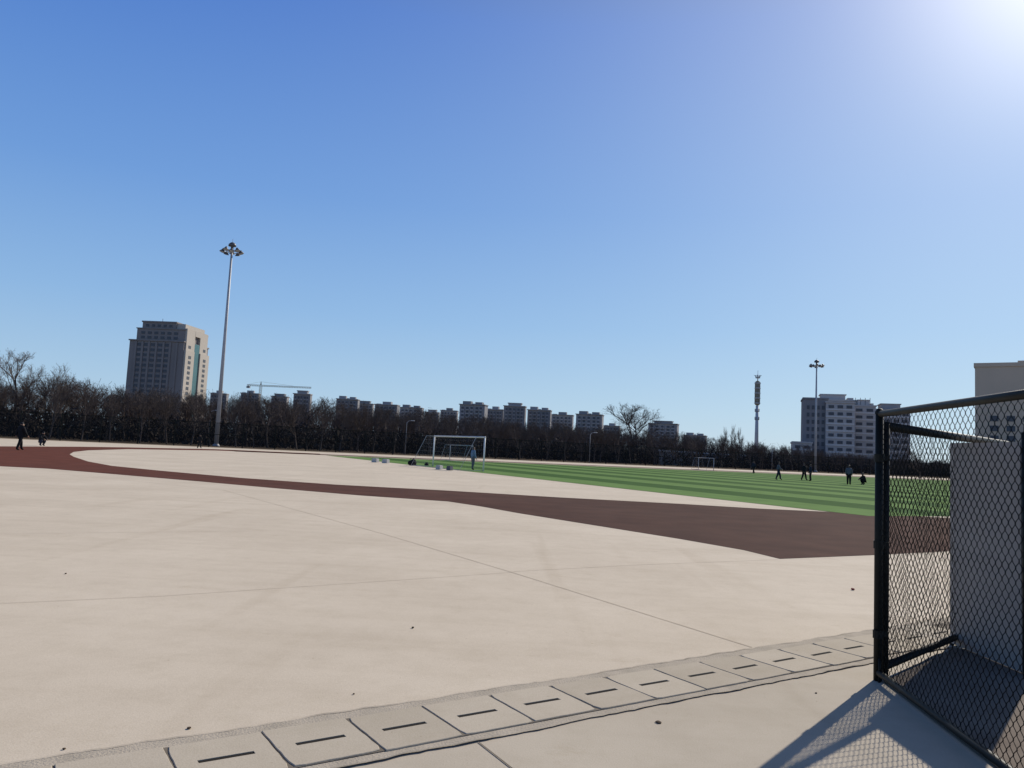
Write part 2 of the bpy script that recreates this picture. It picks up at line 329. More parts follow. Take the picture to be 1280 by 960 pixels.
# ---------- gate
def chain(p0,p1,z0,z1,cell=.066,wr=.0026):
    mb=MB(); p0=Vector(p0); p1=Vector(p1); d=(p1-p0); L_=d.length; d.normalize(); nrm=Vector((-d.y,d.x,0))
    n=int(L_/(cell*.5)); m=int((z1-z0)/(cell*1.15)); dz=(z1-z0)/(2*m); cw=L_/n
    for i in range(n):
        pts=[]; c=(i+.5)*cw
        for k in range(2*m+1):
            s=(1 if k%2 else -1)*(1 if i%2 else -1)
            z=z0+k*dz; x=c+s*cw*.47
            for dz_,o_ in ((-dz*.18,.003),(dz*.18,-.003)):
                zz=min(max(z+dz_,z0),z1); q=p0+d*x+nrm*o_*s; pts.append((q.x,q.y,zz))
        mb.tube(pts,wr,4,cap=False)
    return mb
gA0=Vector((*G(1097,852),0)); gA1=Vector((gA0.x-.34,2.55,0))
gate=empty('chain_link_gate',gA0,0,'dark green chain link gate leaf standing open toward the viewer at the right edge','gate')
def rel(o,q): return Vector(q)-Vector(o.location)
def tb(name,a,b,r,par,m='green',n=12,**k):
    mb=MB(); mb.tube([rel(par,a),rel(par,b)],r,n); return mb.build(name,M[m],par,True)
zt=2.02; zb=.07
dA=(gA1-gA0).normalized()
tb('post',gA0,gA0+Vector((0,0,zt+.02)),.03,gate)
tb('post',gA1+Vector((0,0,.02)),gA1+Vector((0,0,zt+.02)),.03,gate)
tb('top_rail',gA0+Vector((0,0,zt))+dA*.03,gA1+Vector((0,0,zt)),.026,gate)
tb('bottom_rail',gA0+Vector((0,0,zb))+dA*.03,gA1+Vector((0,0,zb)),.024,gate)
chain(rel(gate,gA0+dA*.03),rel(gate,gA1),zb+.02,zt-.02,wr=.0023).build('mesh_panel',M['wire'],gate,True)
mb=MB(); mb.lathe([(.0,zt+.045),(.02,zt+.04),(.034,zt+.02),(.034,zt+.0)],12); mb.build('post_cap',M['green'],gate,True)
for z in (.35,1.02,1.68):
    mb=MB(); mb.lathe([(.031,z-.03),(.037,z-.03),(.037,z+.03),(.031,z+.03)],12); mb.box(.03,.075,-.012,.012,z-.02,z+.02); mb.build('hinge',M['green'],gate)
mb=MB(); mb.tube([(-.012,-.05,.18),(-.012,-.05,.006)],.009,8); mb.build('drop_bolt',M['green'],gate,True)
q0=gA0+Vector((.075,.05,0)); dB=Vector((.72,.69,0)).normalized(); q1=q0+dB*3.45
gB=empty('chain_link_gate',q0,0,'dark chain link fence frame running away behind the open gate leaf','fence panel')
ztB=1.93
tb('post',q0,q0+Vector((0,0,ztB+.02)),.028,gB); tb('post',q1,q1+Vector((0,0,ztB+.03)),.03,gB)
tb('top_rail',q0+Vector((0,0,ztB)),q1+Vector((0,0,ztB)),.036,gB); tb('bottom_rail',q0+Vector((0,0,.1)),q1+Vector((0,0,.1)),.028,gB)
chain(rel(gB,q0+dB*.03),rel(gB,q1),.12,ztB-.02,wr=.002,cell=.08).build('mesh_panel',M['wire'],gB,True)
a=Vector((*G(1190,808),0)); b=Vector((*G(1278,846),0))
pn=empty('sheet_metal_panel',a,0,'plain grey sheet metal panel standing behind the chain link gate','panel')
d=(b-a).normalized(); s=Vector((-d.y,d.x,0))*.018
bb=b+d*.02
mb=MB(); P=[rel(pn,x) for x in (a-s,bb-s,bb+s,a+s)]
for z in (.035,1.87):
    for p in P: mb.v.append((p.x,p.y,z))
for f in ((0,1,5,4),(1,2,6,5),(2,3,7,6),(3,0,4,7),(4,5,6,7),(3,2,1,0)): mb.f.append(f); mb.mi.append(0)
mb.build('sheet',M['panel'],pn)
tb('panel_post',b+d*.06,b+d*.06+Vector((0,0,1.95)),.03,pn)
tb('foot',a,a+Vector((0,0,.036)),.02,pn)
# dark sheet that paints in deeper shadow between gate leaf and panel
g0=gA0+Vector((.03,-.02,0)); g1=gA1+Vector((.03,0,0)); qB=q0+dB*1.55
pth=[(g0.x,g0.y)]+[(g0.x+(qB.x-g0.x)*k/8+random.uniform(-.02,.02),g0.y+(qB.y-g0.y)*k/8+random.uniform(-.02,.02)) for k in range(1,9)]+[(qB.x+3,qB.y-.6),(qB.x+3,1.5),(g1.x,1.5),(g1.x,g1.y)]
sheet('painted_shade_patch',pth,.024,M['shade'])
# ---------- far fence
t0,t1=-40,300; npost=76
fo=empty('chain_link_fence',(*FP,0),math.atan2(ex.y,ex.x),'long dark chain link fence enclosing the far side of the sports ground','fence')
fpm=MB(); fpm.tube([(0,0,0),(0,0,3.55)],.08,6); fpm.lathe([(.085,3.55),(.06,3.62),(0,3.64)],6); fpmesh=fpm.mesh('post',M['fpost'])
stepf=(t1-t0)/(npost-1)
for i in range(npost): link('post',fpmesh,fo,(t0+i*stepf,0,0))
for z in (.12,1.8,3.45):
    mb=MB(); mb.tube([(t0,0,z),(t1,0,z)],.04,6); mb.build('rail',M['fpost'],fo)
mb=MB(); mb.quad((t0,.04,.1),(t1,.04,.1),(t1,.04,3.45),(t0,.04,3.45)); mb.build('mesh_panel',M['fmesh'],fo)
# ---------- trees
def make_tree(seed,H,spread,levels,twigw,upright=.6,trunkfrac=.35):
    rnd=random.Random(seed); V=[];Fq=[]; TV=MB()
    def ribbon(a,b,w0,w1):
        d=(b-a); s=d.cross(Vector((rnd.uniform(-1,1),rnd.uniform(-1,1),rnd.uniform(-1,1)))).normalized()
        k=len(V); V.extend([tuple(a-s*w0),tuple(a+s*w0),tuple(b+s*w1),tuple(b-s*w1)]); Fq.append((k,k+1,k+2,k+3))
    def perp(d):
        x=Vector((rnd.gauss(0,1),rnd.gauss(0,1),rnd.gauss(0,1))); x-=d*x.dot(d); return x.normalized()
    def grow(a,d,L_,rad,lv):
        n=3 if lv<4 else 2; p=a.copy(); pts=[p.copy()]
        for i in range(n):
            d=(d+perp(d)*.16+Vector((0,0,.10*upright))).normalized(); q=p+d*L_/n
            if lv>=2: ribbon(p,q,rad*(1-i/n*.6),rad*(1-(i+1)/n*.6))
            pts.append(q.copy()); p=q
        if lv<2: TV.tube([tuple(x) for x in pts],[rad,rad*.85,rad*.65,rad*.45],5,cap=False)
        if lv>=levels: return
        nc=[9,7,6,5,4][min(lv,4)]
        for c in range(nc):
            f=rnd.uniform(trunkfrac if lv==0 else .2,1.0); k=min(int(f*n),n-1); base=pts[k].lerp(pts[k+1],f*n-k)
            dd_=(pts[k+1]-pts[k]).normalized(); nd=(dd_*upright+perp(dd_)*rnd.uniform(.5,1)*spread+Vector((0,0,.25*upright))).normalized()
            grow(base,nd,L_*rnd.uniform(.42,.65)*(1.1-f*.3),max(rad*.45,twigw),lv+1)
    grow(Vector((0,0,0)),Vector((0,0,1)),H*.72,H*.012+.03,0)
    zmax=max(v[2] for v in V); sc=H/zmax
    V=[(x*sc,y*sc,z*sc) for x,y,z in V]; TV.v=[(x*sc,y*sc,z*sc) for x,y,z in TV.v]
    return TV,V,Fq
tmeshes=[]; arrs=[]
specs=[(1,10,.9,4,.012,.7,.2),(2,10,.7,4,.012,.9,.18),(3,10,1.0,4,.012,.6,.2),(4,10,.6,4,.012,1.0,.15)]
for sd_,H,spd,lv,tw,upr,tf in specs:
    TV,V,Fq=make_tree(sd_,H,spd,lv,tw,upr,tf)
    cr_=MB(); cr_.v=V; cr_.f=Fq; cr_.mi=[0]*len(Fq)
    tmeshes.append((TV.mesh('trunk',M['bark'],True),cr_.mesh('crown',M['twig']),cr_.mesh('crown',M['twigl'])))
    arrs.append((np.array(V+TV.v,dtype=np.float32),np.array(Fq+[tuple(i+len(V) for i in f) for f in TV.f],dtype=np.int32)))
def mass(name,insts,m):
    vs=[];fs=[];off=0
    for (k,x,y,rz,sx_,sz) in insts:
        v,f=arrs[k]; c,s_=math.cos(rz),math.sin(rz)
        q=np.empty_like(v); q[:,0]=(v[:,0]*c-v[:,1]*s_)*sx_+x; q[:,1]=(v[:,0]*s_+v[:,1]*c)*sx_+y; q[:,2]=v[:,2]*sz
        vs.append(q); fs.append(f+off); off+=len(v)
    v=np.concatenate(vs); f=np.concatenate(fs)
    me=bpy.data.meshes.new(name); me.vertices.add(len(v)); me.vertices.foreach_set('co',v.ravel())
    me.loops.add(f.size); me.loops.foreach_set('vertex_index',f.ravel().astype(np.int32))
    me.polygons.add(len(f)); me.polygons.foreach_set('loop_start',np.arange(0,f.size,4,dtype=np.int32))
    me.update(calc_edges=True); me.materials.append(m); return link(name,me)
def bandH(t):
    xs=[-40,0,60,100,120,150,180,220,300]; ys=[10.3,9.3,8.7,7.9,7.6,6.8,5.4,4.7,4.6]
    return float(np.interp(t,xs,ys))
ins=[]; rr=random.Random(11)
for row,(off,dens) in enumerate(((14,3.4),(22,3.4),(32,3.4),(44,3.6),(58,4))):
    t=-35-off
    while t<300:
        h=bandH(t)*rr.uniform(.84,1.04)*(1+row*.03); x,y=FL(t,off+rr.uniform(-3,3))
        ins.append((rr.randrange(4),x,y,rr.uniform(0,6.28),h/10*rr.uniform(.9,1.3),h/10)); t+=dens*rr.uniform(.7,1.3)
o=mass('bare_woodland',ins,M['twig']); tag(o,'dense dark belt of bare leafless trees behind the far fence','woodland',kind='stuff')
def scrub(name,n,off0,off1,hf,m,seed,sz=.22,asp=.5,var=.45):
    rg=np.random.default_rng(seed); t=rg.uniform(-60,300,n); of=rg.uniform(off0,off1,n)
    hh=np.array([bandH(a) for a in t])*hf*(1-var+var*np.sin(t*.9+of)*np.sin(t*.37)+rg.uniform(-.15,.15,n))
    z=rg.uniform(0,1,n)*np.maximum(hh,.8)
    cx=FP.x+ex.x*t+ey.x*of; cy=FP.y+ex.y*t+ey.y*of; c=np.stack([cx,cy,z],1)
    a=rg.normal(size=(n,3)); a[:,2]=np.abs(a[:,2])*1.6; a/=np.linalg.norm(a,axis=1)[:,None]; b=rg.normal(size=(n,3)); b-=a*(a*b).sum(1)[:,None]; b/=np.linalg.norm(b,axis=1)[:,None]
    s=sz*rg.uniform(.5,1.4,n)[:,None]; a*=s*1.6; b*=s*asp
    v=np.stack([c-a-b,c+a-b,c+a+b,c-a+b],1).reshape(-1,3).astype(np.float32)
    me=bpy.data.meshes.new(name); me.vertices.add(len(v)); me.vertices.foreach_set('co',v.ravel()); me.loops.add(len(v)); me.loops.foreach_set('vertex_index',np.arange(len(v),dtype=np.int32))
    me.polygons.add(n); me.polygons.foreach_set('loop_start',np.arange(0,4*n,4,dtype=np.int32)); me.update(calc_edges=True); me.materials.append(m); return link(name,me)
o=scrub('undergrowth',90000,18,60,.60,M['scrub'],3,var=.3); tag(o,'dark tangled scrub filling the base of the bare tree belt','scrub',kind='stuff')
o=scrub('twig_thicket',170000,24,66,.99,M['twig'],5,sz=.34,asp=.05,var=.10); tag(o,'fine brown grey twigs filling the upper part of the tree belt','twigs',kind='stuff')
def tree(px,Y,ytop,k,label,pale=False,wide=1.0,group='bare trees standing out from the tree belt'):
    X=XA(px,Y); h=HT(px,ytop,Y); e=empty('bare_tree',(X,Y,0),random.uniform(0,6.28),label,'tree',group)
    T_,c1,c2=tmeshes[k]; sc=(h/10*wide,h/10*wide,h/10)
    link('trunk',T_,e,sc=sc); link('crown',c2 if pale else c1,e,sc=sc); return e
tl=[(14,118,434,0,'tallest bare tree at the far left edge of the tree belt',True,1.0),(-12,120,444,1,'bare tree cut by the left border of the photo',True,1.1),
(72,120,451,1,'pale bare tree left of the stepped tower block',True,.9),(44,122,458,2,'shorter bare tree between the two tallest at far left',True,.9),
(110,124,472,2,'bare tree just left of the stepped tower block',False,1.2),(140,125,478,3,'slim bare tree touching the left side of the stepped tower',False,1),
(300,150,486,1,'bare tree just right of the tall left floodlight mast',False,1.1),(345,152,489,2,'bare tree below the tower crane jib',False,1.2),
(402,158,494,0,'bare tree left of the first apartment tower',False,1.2),(540,165,508,2,'bare tree between two clusters of apartment towers',False,1.3),
(785,175,502,0,'broad round bare tree rising above the belt right of the apartment towers',False,1.5),(800,178,506,2,'bare tree overlapping the right side of the broad round tree',False,1.4),
(900,190,532,3,'slim upright bare tree at the left of the group beside the telecom tower',True,.6),(914,192,529,3,'slim upright bare tree in the middle of the group beside the telecom tower',True,.55),
(929,190,533,3,'slim upright bare tree nearest the telecom tower on its left',True,.6),(955,200,553,2,'low bare tree at the foot of the telecom tower',False,1.2),
(887,188,545,0,'small bare tree right of the low distant blocks',False,1.0),(1150,150,560,2,'bare tree seen through the open gate mesh',False,1.4),
(870,188,552,2,'small rounded bare tree in front of the low distant blocks',False,1.2),(240,132,492,0,'bare tree in front of the right corner of the stepped tower',False,1.1),(200,132,496,2,'bare tree at the foot of the stepped tower',False,1.2)]
for a in tl: tree(*a)
# ---------- buildings
def bld(name,label,px,Y,rz,group=None,cat='building'):
    return empty(name,(XA(px,Y),Y,0),rz,label,cat,group)
def winmesh(w_,h_,m,dep=.18):
    mb=MB(); mb.box(-w_/2,w_/2,-dep,dep,-h_/2,h_/2); return mb.mesh('window',M[m])
Y=500; H=HT(200,401,Y); T=bld('tower_block','tall stepped office tower with brown grey front and cream side at left',186,Y,R(-5),cat='tower block')
W2=18.6; D=33
mb=MB()
mb.box(-W2,W2,0,D,0,H-13); mb.box(-W2+3.8,W2-.8,1,D-1,H-13,H-5.2); mb.box(-W2+6.6,W2-7.5,2,D-6,H-5.2,H-.9)
for x in (-14,-9.5,-5,0,5,9.5,14): mb.box(x-.7,x+.7,-.6,0,0,H-14)
mb.box(-W2-.5,W2+.5,-.8,D+.5,H-13.6,H-12.8); mb.box(-W2+3.3,W2-.3,.5,D-.5,H-5.4,H-4.8); mb.box(-W2+6.1,W2-7,1.5,D-5.5,H-.9,H)
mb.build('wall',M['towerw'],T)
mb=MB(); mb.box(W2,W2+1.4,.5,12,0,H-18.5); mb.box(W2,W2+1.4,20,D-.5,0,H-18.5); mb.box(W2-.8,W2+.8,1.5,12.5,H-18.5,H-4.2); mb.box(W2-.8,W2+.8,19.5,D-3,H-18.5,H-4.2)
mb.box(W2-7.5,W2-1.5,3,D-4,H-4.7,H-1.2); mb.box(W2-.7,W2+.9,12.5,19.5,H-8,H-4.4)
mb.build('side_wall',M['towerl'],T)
mb=MB(); mb.box(W2,W2+.7,12.5,19.5,0,H-13); mb.build('glass_strip',M['teal'],T)
wm=winmesh(2.8,1.9,'glass'); sm=MB(); sm.box(-.2,.2,-1.6,1.6,-.95,.95); sm=sm.mesh('window',M['glass'])
for r in range(14):
    z=H-16-r*3.4
    for x in (-11.7,-7.2,-2.5,2.5,7.2): link('window',wm,T,(x,-.02,z))
    for y in (6,26): link('window',sm,T,(W2+(1.35 if z<H-19.5 else .7),y,z))
for x in (-10.5,-6,-1.5,3,7.5,12):
    for z in (H-8,H-11): link('upper_window',wm,T,(x,.95,z),sc=(.9,1,.9))
for x in (-8,-4,0,4,8): link('upper_window',wm,T,(x-.5,1.95,H-3),sc=(.7,1,.8))
mb=MB(); mb.tube([(-3,10,H),(-3,10,H+3)],.15,5); mb.build('aerial',M['lamp'],T)
aw=winmesh(2.4,1.9,'glass')
def apart(px0,px1,ytop,Y,label,m='resA',rz=-8,rows=7,roof=0):
    pxc=(px0+px1)/2; H=HT(pxc,ytop,Y); W=(px1-px0)/FPX*Y*.5; Dp=W*.8
    e=bld('apartment_tower',label,pxc-3,Y,R(rz),'apartment towers beyond the tree belt')
    mb=MB(); Hm=H-3.2
    mb.box(-W,W,0,Dp,0,Hm)
    for x in (-W*.72,0,W*.72): mb.box(x-W*.13,x+W*.13,-1.3,0,0,Hm-1.2)
    for r in range(rows+6):
        z=Hm-4.5-r*3.1
        for x in (-W*.38,W*.38): mb.box(x-W*.17,x+W*.17,-1.0,0,z,z+.9)
    mb.build('wall',M[m],e)
    mb=MB(); mb.box(-W-.4,W+.4,-1.5,Dp+.4,Hm,Hm+.7)
    if roof==0: mb.box(-W*.8,-W*.15,1,Dp*.7,Hm+.7,H); mb.box(W*.2,W*.75,1,Dp*.7,Hm+.7,H-.6); mb.box(-W*.1,W*.12,2,Dp*.5,Hm+.7,H-1.8)
    elif roof==1: mb.box(-W*.35,W*.4,1,Dp*.7,Hm+.7,H); mb.box(-W*.9,-W*.5,1,Dp*.5,Hm+.7,H-2)
    else: mb.box(-W*.6,W*.6,.5,Dp*.8,Hm+.7,H-.8); mb.box(-W*.66,W*.66,0,Dp*.86,H-.8,H)
    mb.build('roof',M['resB' if m=='resA' else 'resA'],e)
    for r in range(rows):
        z=Hm-2.6-r*3.1
        for x in (-W*.72,-W*.38,0,W*.38,W*.72): link('window',aw,e,(x,-1.2 if abs(x)!=W*.38 else 0,z),sc=(max(W*.2/2.4,.3),1,1))
ap=[(420,447,495,700,'apartment tower with twin roof blocks, first of the row from the left','resA',0),(445,466,501,760,'lower apartment tower touching the right of the first tower','resB',2),
(468,497,502,720,'dark apartment tower second cluster with flat roof','resA',1),(500,528,506,760,'apartment tower with small roof house before the gap in the row','resB',0),
(532,549,512,820,'low distant apartment tower in the gap of the row, left of a pair','resA',2),(551,572,510,840,'low distant apartment tower in the gap of the row, right of a pair','resB',1),(574,607,501.5,640,'largest apartment tower near the middle with twin roof blocks','resB',0),
(608,630,508,700,'narrow apartment tower right of the largest one','resA',1),(630,657,503.5,660,'apartment tower with framed flat roof in the middle of the row','resA',2),
(660,689,508.5,680,'apartment tower with twin roof blocks right of the middle','resA',0),(690,717,515,740,'lower apartment tower before the last tall one','resB',1),
(721,754,514,660,'last tall apartment tower at the right end of the row','resB',0),(756,776,529,800,'small distant apartment tower behind the broad bare tree','resA',1),
(812,848,526,760,'wide low apartment block right of the broad bare tree','resB',2),(857,884,541,820,'lowest distant block left of the telecom tower','resA',0),
(366,387,488,620,'single apartment tower at the right end of the crane jib','resA',2),(300,322,488,760,'distant block under the left end of the crane','resA',1),(338,358,492,760,'distant block under the middle of the crane jib','resB',2),
(262,282,488,720,'distant block directly behind the left floodlight mast','resA',1)]
for p0,p1,yt,Yb,lab,m_,rf in ap: apart(p0,p1,yt,Yb,lab,m_,roof=rf,rz=-math.degrees(math.atan((p0-640)/FPX))*.7-10-(p0%5)*2)
def hotel(px0,px1,ytop,Y,label,m,bands,rz=-18,Dp=18,group=None,crown=True):
    pxc=(px0+px1)/2; H=HT(pxc,ytop,Y); W=(px1-px0)/FPX*Y*.52
    e=bld('office_building',label,pxc+1.5,Y,R(rz),group)
    Hm=H-3.0 if crown else H
    mb=MB(); mb.box(-W,W,0,Dp,0,Hm)
    if crown: mb.box(-W*.55,W*.5,2,Dp*.7,Hm,H-.4); mb.box(-W*.6,W*.55,1.7,Dp*.75,H-.4,H); mb.box(W*.6,W*.85,2,8,Hm,Hm+1.4)
    mb.box(-W-.3,W+.3,-.4,Dp+.3,Hm-.3,Hm+.4)
    mb.build('wall',M[m],e)
    z=Hm-1.9; i=0; nb=max(2,int(2*W/3.2)); bw_=2*W*.94/nb
    wn=winmesh(bw_*.6,1.3,'glass')
    while z>4 and i<bands:
        for q in range(nb): link('window',wn,e,(-W*.94+bw_*(q+.5),-.05,z))
        mb=MB(); mb.box(-W,W,-.35,-.02,z-1.6,z-.9); mb.build('balcony_band',M['band' if m!='hot' else 'hotl'],e)
        z-=3.1; i+=1
    return e,W,H
e,W,H=hotel(1003,1031,498,340,'tall narrow dark office wing at the left of the right hand complex','hot',0,crown=False)
for r in range(8):
    for x in (-W*.6,-W*.2,W*.2,W*.6): link('window',aw,e,(x,0,H-4-r*3.2),sc=(.45,1,.9))
e,W,H=hotel(1014,1066,492,352,'tall office block with roof house and pale horizontal bands','hotl',8,Dp=16)
hotel(1032,1064,503,335,'banded front wing of the tall office block','hotl',7,Dp=10,crown=False)
e,W,H=hotel(1066,1091,499,345,'middle office block with stepped roof beside the banded block','hotl',7)
mb=MB()
for x in (-3.5,-1.5,.5,2.5): mb.tube([(x,2,H-3),(x,2,H+.8)],.12,5)
mb.build('roof_mast',M['lamp'],e)
hotel(1093,1133,504,345,'rightmost banded office block partly behind the gate','resB',7)
hotel(990,1012,553,330,'low pale annex at the foot of the office complex','hotl',2,crown=False)
Yb=235; Hb=HT(1240,455,Yb); xb=XA(1219,Yb)
e=empty('beige_building',(xb,Yb,0),R(-34),'plain beige building with flat roof rising above the gate at right edge','building')
mb=MB(); mb.box(0,60,0,25,0,Hb-1.2); mb.build('wall',M['beige'],e)
mb=MB(); mb.box(-.3,60.3,-.3,25.3,Hb-1.2,Hb); mb.box(11,16,3,9,Hb,Hb+.9); mb.build('roof',M['beige'],e)
bw=winmesh(2.2,1.7,'glass')
for r in range(5):
    for c in range(7): link('window',bw,e,(5+c*4.2,0,Hb-17-r*3.0))
# telecom tower
Yt=380; Ht=HT(946,466,Yt)
e=empty('telecom_tower',(XA(945,Yt),Yt,0),0,'slender telecom tower with bronze drum section and antennas','tower')
zA=HT(946,507,Yt); zB=HT(946,476,Yt)
mb=MB(); mb.tube([(0,0,0),(0,0,zA)],[1.1,.7],10); mb.tube([(0,0,zB),(0,0,Ht)],[.28,.1],8); mb.build('shaft',M['towers'],e,True)
mb=MB(); mb.lathe([(.2,zA),(1.1,zA+.4),(1.2,zA+1),(1.2,zB-.8),(.9,zB-.2),(.2,zB)],14)
mb.build('drum',M['gold'],e,True)
for k in range(6):
    a=2*math.pi*k/6; mb=MB(); mb.tube([(1.3*math.cos(a),1.3*math.sin(a),zA+.8),(1.3*math.cos(a),1.3*math.sin(a),zB-.6)],.10,5); mb.build('fin',M['steel'],e)
for k in range(5):
    z=zA+1.2+k*(zB-zA-2.4)/4; mb=MB(); mb.lathe([(1.22,z-.25),(1.5,z-.2),(1.5,z+.2),(1.22,z+.25)],14); mb.build('ring',M['towers'],e)
for z in (zA-3,zA-7,zB+1.4):
    mb=MB(); mb.lathe([(.5,z-.1),(1.05,z-.1),(1.05,z+.1),(.5,z+.1)],12)
    for q in range(6):
        an=q*math.pi/3; mb.box(1.05*math.cos(an)-.1,1.05*math.cos(an)+.1,1.05*math.sin(an)-.1,1.05*math.sin(an)+.1,z,z+1.4)
    mb.build('antenna_platform',M['steel'],e)
mb=MB()
for k in range(6):
    a=math.pi*k/3; mb.tube([(0,0,Ht-2.6),(1.9*math.cos(a),1.9*math.sin(a),Ht-1.2)],.09,5)
mb.tube([(0,0,Ht-1),(0,0,Ht+1.2)],.08,5)
mb.build('antenna_arm',M['steel'],e)
# crane
Yc=640; e=empty('tower_crane',(XA(321,Yc),Yc,0),R(-6),'yellow tower crane with long horizontal jib above the tree belt','crane'); zj=HT(321,483,Yc); zt_=HT(321,479,Yc)
def lattice(p,q,w_,n,th=.14):
    mb=MB(); p=Vector(p); q=Vector(q); d=q-p; a=Vector((0,1,0)); b_=d.cross(a).normalized(); c4=[(-1,-1),(1,-1),(1,1),(-1,1)]
    P=lambda i,k:p+d*i/n+a*w_*c4[k][0]+b_*w_*c4[k][1]
    for k in range(4): mb.tube([P(0,k),P(n,k)],th,4)
    for i in range(n):
        for k in range(4): mb.tube([P(i,k),P(i+1,(k+1)%4)],th*.7,4)
    return mb
lattice((0,0,0),(0,0,zj),.8,30,.11).build('mast',M['crane'],e)
xr=(385-321)/FPX*Yc*1.02; xl=(303-321)/FPX*Yc
lattice((0,0,zj+.8),(xr,0,zj+.8),.5,20,.12).build('jib',M['crane'],e)
lattice((0,0,zj+.8),(xl,0,zj+.8),.5,6,.12).build('counter_jib',M['crane'],e)
mb=MB(); mb.tube([(0,0,zj+1),(0,0,zt_+1.5)],[.7,.2],4); mb.tube([(0,0,zt_+1.4),(xr*.65,0,zj+1.6)],.06,4); mb.tube([(0,0,zt_+1.4),(xl*.9,0,zj+1.6)],.06,4); mb.build('apex',M['crane'],e)
mb=MB(); mb.box(xl,xl+2.5,-1,1,zj-1.6,zj); mb.build('counterweight',M['resA'],e)
# ---------- flood light masts
def mast(px,py,Y,ytop,label):
    X=XA(px,Y); Hh=HT(px+ (0.08*(py-ytop) if px<600 else 0),ytop,Y)
    e=empty('floodlight_mast',(X,Y,0),0,label,'floodlight mast','high floodlight masts')
    zr=Hh-1.6
    mb=MB(); mb.tube([(0,0,0),(0,0,Hh*.5),(0,0,zr+.6)],[.34,.24,.15],14); mb.lathe([(.55,0),(.55,.12),(.36,.4)],14); mb.build('shaft',M['galv'],e,True)
    mb=MB(); rr_=1.15
    pts=[(rr_*math.cos(a),rr_*math.sin(a),zr) for a in [2*math.pi*k/24 for k in range(25)]]; mb.tube(pts,.06,6)
    for k in range(5):
        a=2*math.pi*k/5+.3; mb.tube([(0,0,zr+.1),(rr_*math.cos(a),rr_*math.sin(a),zr)],.05,5)
    mb.build('ring_frame',M['galv'],e)
    mb=MB(); mb.lathe([(0,zr+1.5),(.3,zr+1.4),(.55,zr+1.15),(.6,zr+.85),(.2,zr+.75),(.2,zr+.2)],14); mb.build('winch_dome',M['lamp'],e,True)
    lm=MB(); lm.lathe([(0,.32),(.16,.3),(.2,.12),(.40,-.12),(.42,-.2),(.38,-.2)],12); lmm=lm.mesh('lamp_head',M['lamp'],True)
    ln=MB(); ln.lathe([(.39,-.19),(.2,-.23),(0,-.25)],12); lnm=ln.mesh('lens',M['lens'],True)
    for k in range(10):
        a=2*math.pi*k/10; o=link('lamp_head',lmm,e,(1.4*math.cos(a),1.4*math.sin(a),zr-.12+(.25 if k%2 else 0))); o.rotation_euler=(R(18)*math.sin(a)*1,-R(18)*math.cos(a),0); link('lens',lnm,o)
    mb=MB(); mb.tube([(0,0,zr+1.5),(0,0,zr+2.0)],.025,5); mb.build('lightning_rod',M['lamp'],e)
mast(271,558,118,302,'tall floodlight mast with a ring of lamps at left, nearest of the masts')
mast(1019,592,185,449,'more distant floodlight mast with lamp ring in front of the office complex')
def lamp(px,Y,ytop,label):
    h=HT(px,ytop,Y); e=empty('street_lamp',(XA(px,Y),Y,0),random.uniform(-.6,.6),label,'street lamp','street lamps along the far path')
    mb=MB(); mb.tube([(0,0,0),(0,0,h-.3),(.3,0,h),(.9,0,h+.1)],[.07,.05,.04,.035],6); mb.build('pole',M['galv'],e,True)
    mb=MB(); mb.box(.7,1.3,-.12,.12,h+.03,h+.15); mb.build('lamp_head',M['band'],e)
lamp(261,131,513,'short street lamp just left of the tall mast'); lamp(507,134,526,'short street lamp behind the fence left of the goal'); lamp(737,140,541,'street lamp behind the fence right of the goal'); lamp(965,165,562,'street lamp beside the foot of the telecom tower')
# ---------- goals
def goal(p0,p1,h,label,back=1.9,r=.06,rear=1,c=.30,m='white'):
    p0=Vector((*p0,0)); p1=Vector((*p1,0)); d=(p1-p0); L_=d.length; a=math.atan2(d.y,d.x)
    e=empty('football_goal',p0,a,label,'goal','football goals'); s=rear
    for x in (0,L_):
        mb=MB(); mb.tube([(x,0,0),(x,0,h)],r,10); mb.build('goal_post',M[m],e,True)
    mb=MB(); mb.tube([(-r,0,h),(L_+r,0,h)],r,10); mb.build('crossbar',M[m],e,True)
    for x in (0,L_):
        mb=MB(); mb.tube([(x,0,h),(x,s*.7,h),(x,s*back,.05),(x,0,.05)],.022,6); mb.build('side_stay',M['net'],e,True)
    mb=MB(); mb.tube([(0,s*back,.05),(L_,s*back,.05)],.022,6); mb.build('rear_bar',M['net'],e,True)
    mb=MB(); w_=.0018
    n=int(L_/c); prof=[(0,h),(s*.7,h),(s*back,.05)]
    for i in range(n+1):
        x=i*L_/n; mb.tube([(x,y,z) for y,z in prof],w_,3,cap=False)
    ls=[]
    for (y0,z0),(y1,z1) in zip(prof[:-1],prof[1:]):
        k=max(2,int(math.hypot(y1-y0,z1-z0)/c)); ls+=[(y0+(y1-y0)*q/k,z0+(z1-z0)*q/k) for q in range(k)]
    for y,z in ls: mb.tube([(0,y,z),(L_,y,z)],w_,3,cap=False)
    for x in (0,L_):
        for y,z in ls:
            if z<h-.01: mb.tube([(x,0,z),(x,y,z)],w_,3,cap=False)
        for q in range(1,8):
            y=s*back*q/8; zz=h if abs(y)<.7 else h-(abs(y)-.7)/(back-.7)*(h-.05); mb.tube([(x,y,.05),(x,y,zz)],w_,3,cap=False)
    mb.build('net',M['net'],e)
    return e
goal(G(604,589.5),G(541,583.2),2.44,'large white football goal at the near end of the pitch')
goal(G(590,578),G(562,575.5),1.9,'smaller white goal seen through the large goal',back=1.2,r=.04,m='net')
goal(G(892,588.5),G(873,587),1.9,'small distant white goal on the far side of the pitch',back=1.2,r=.045,m='net',c=.5)
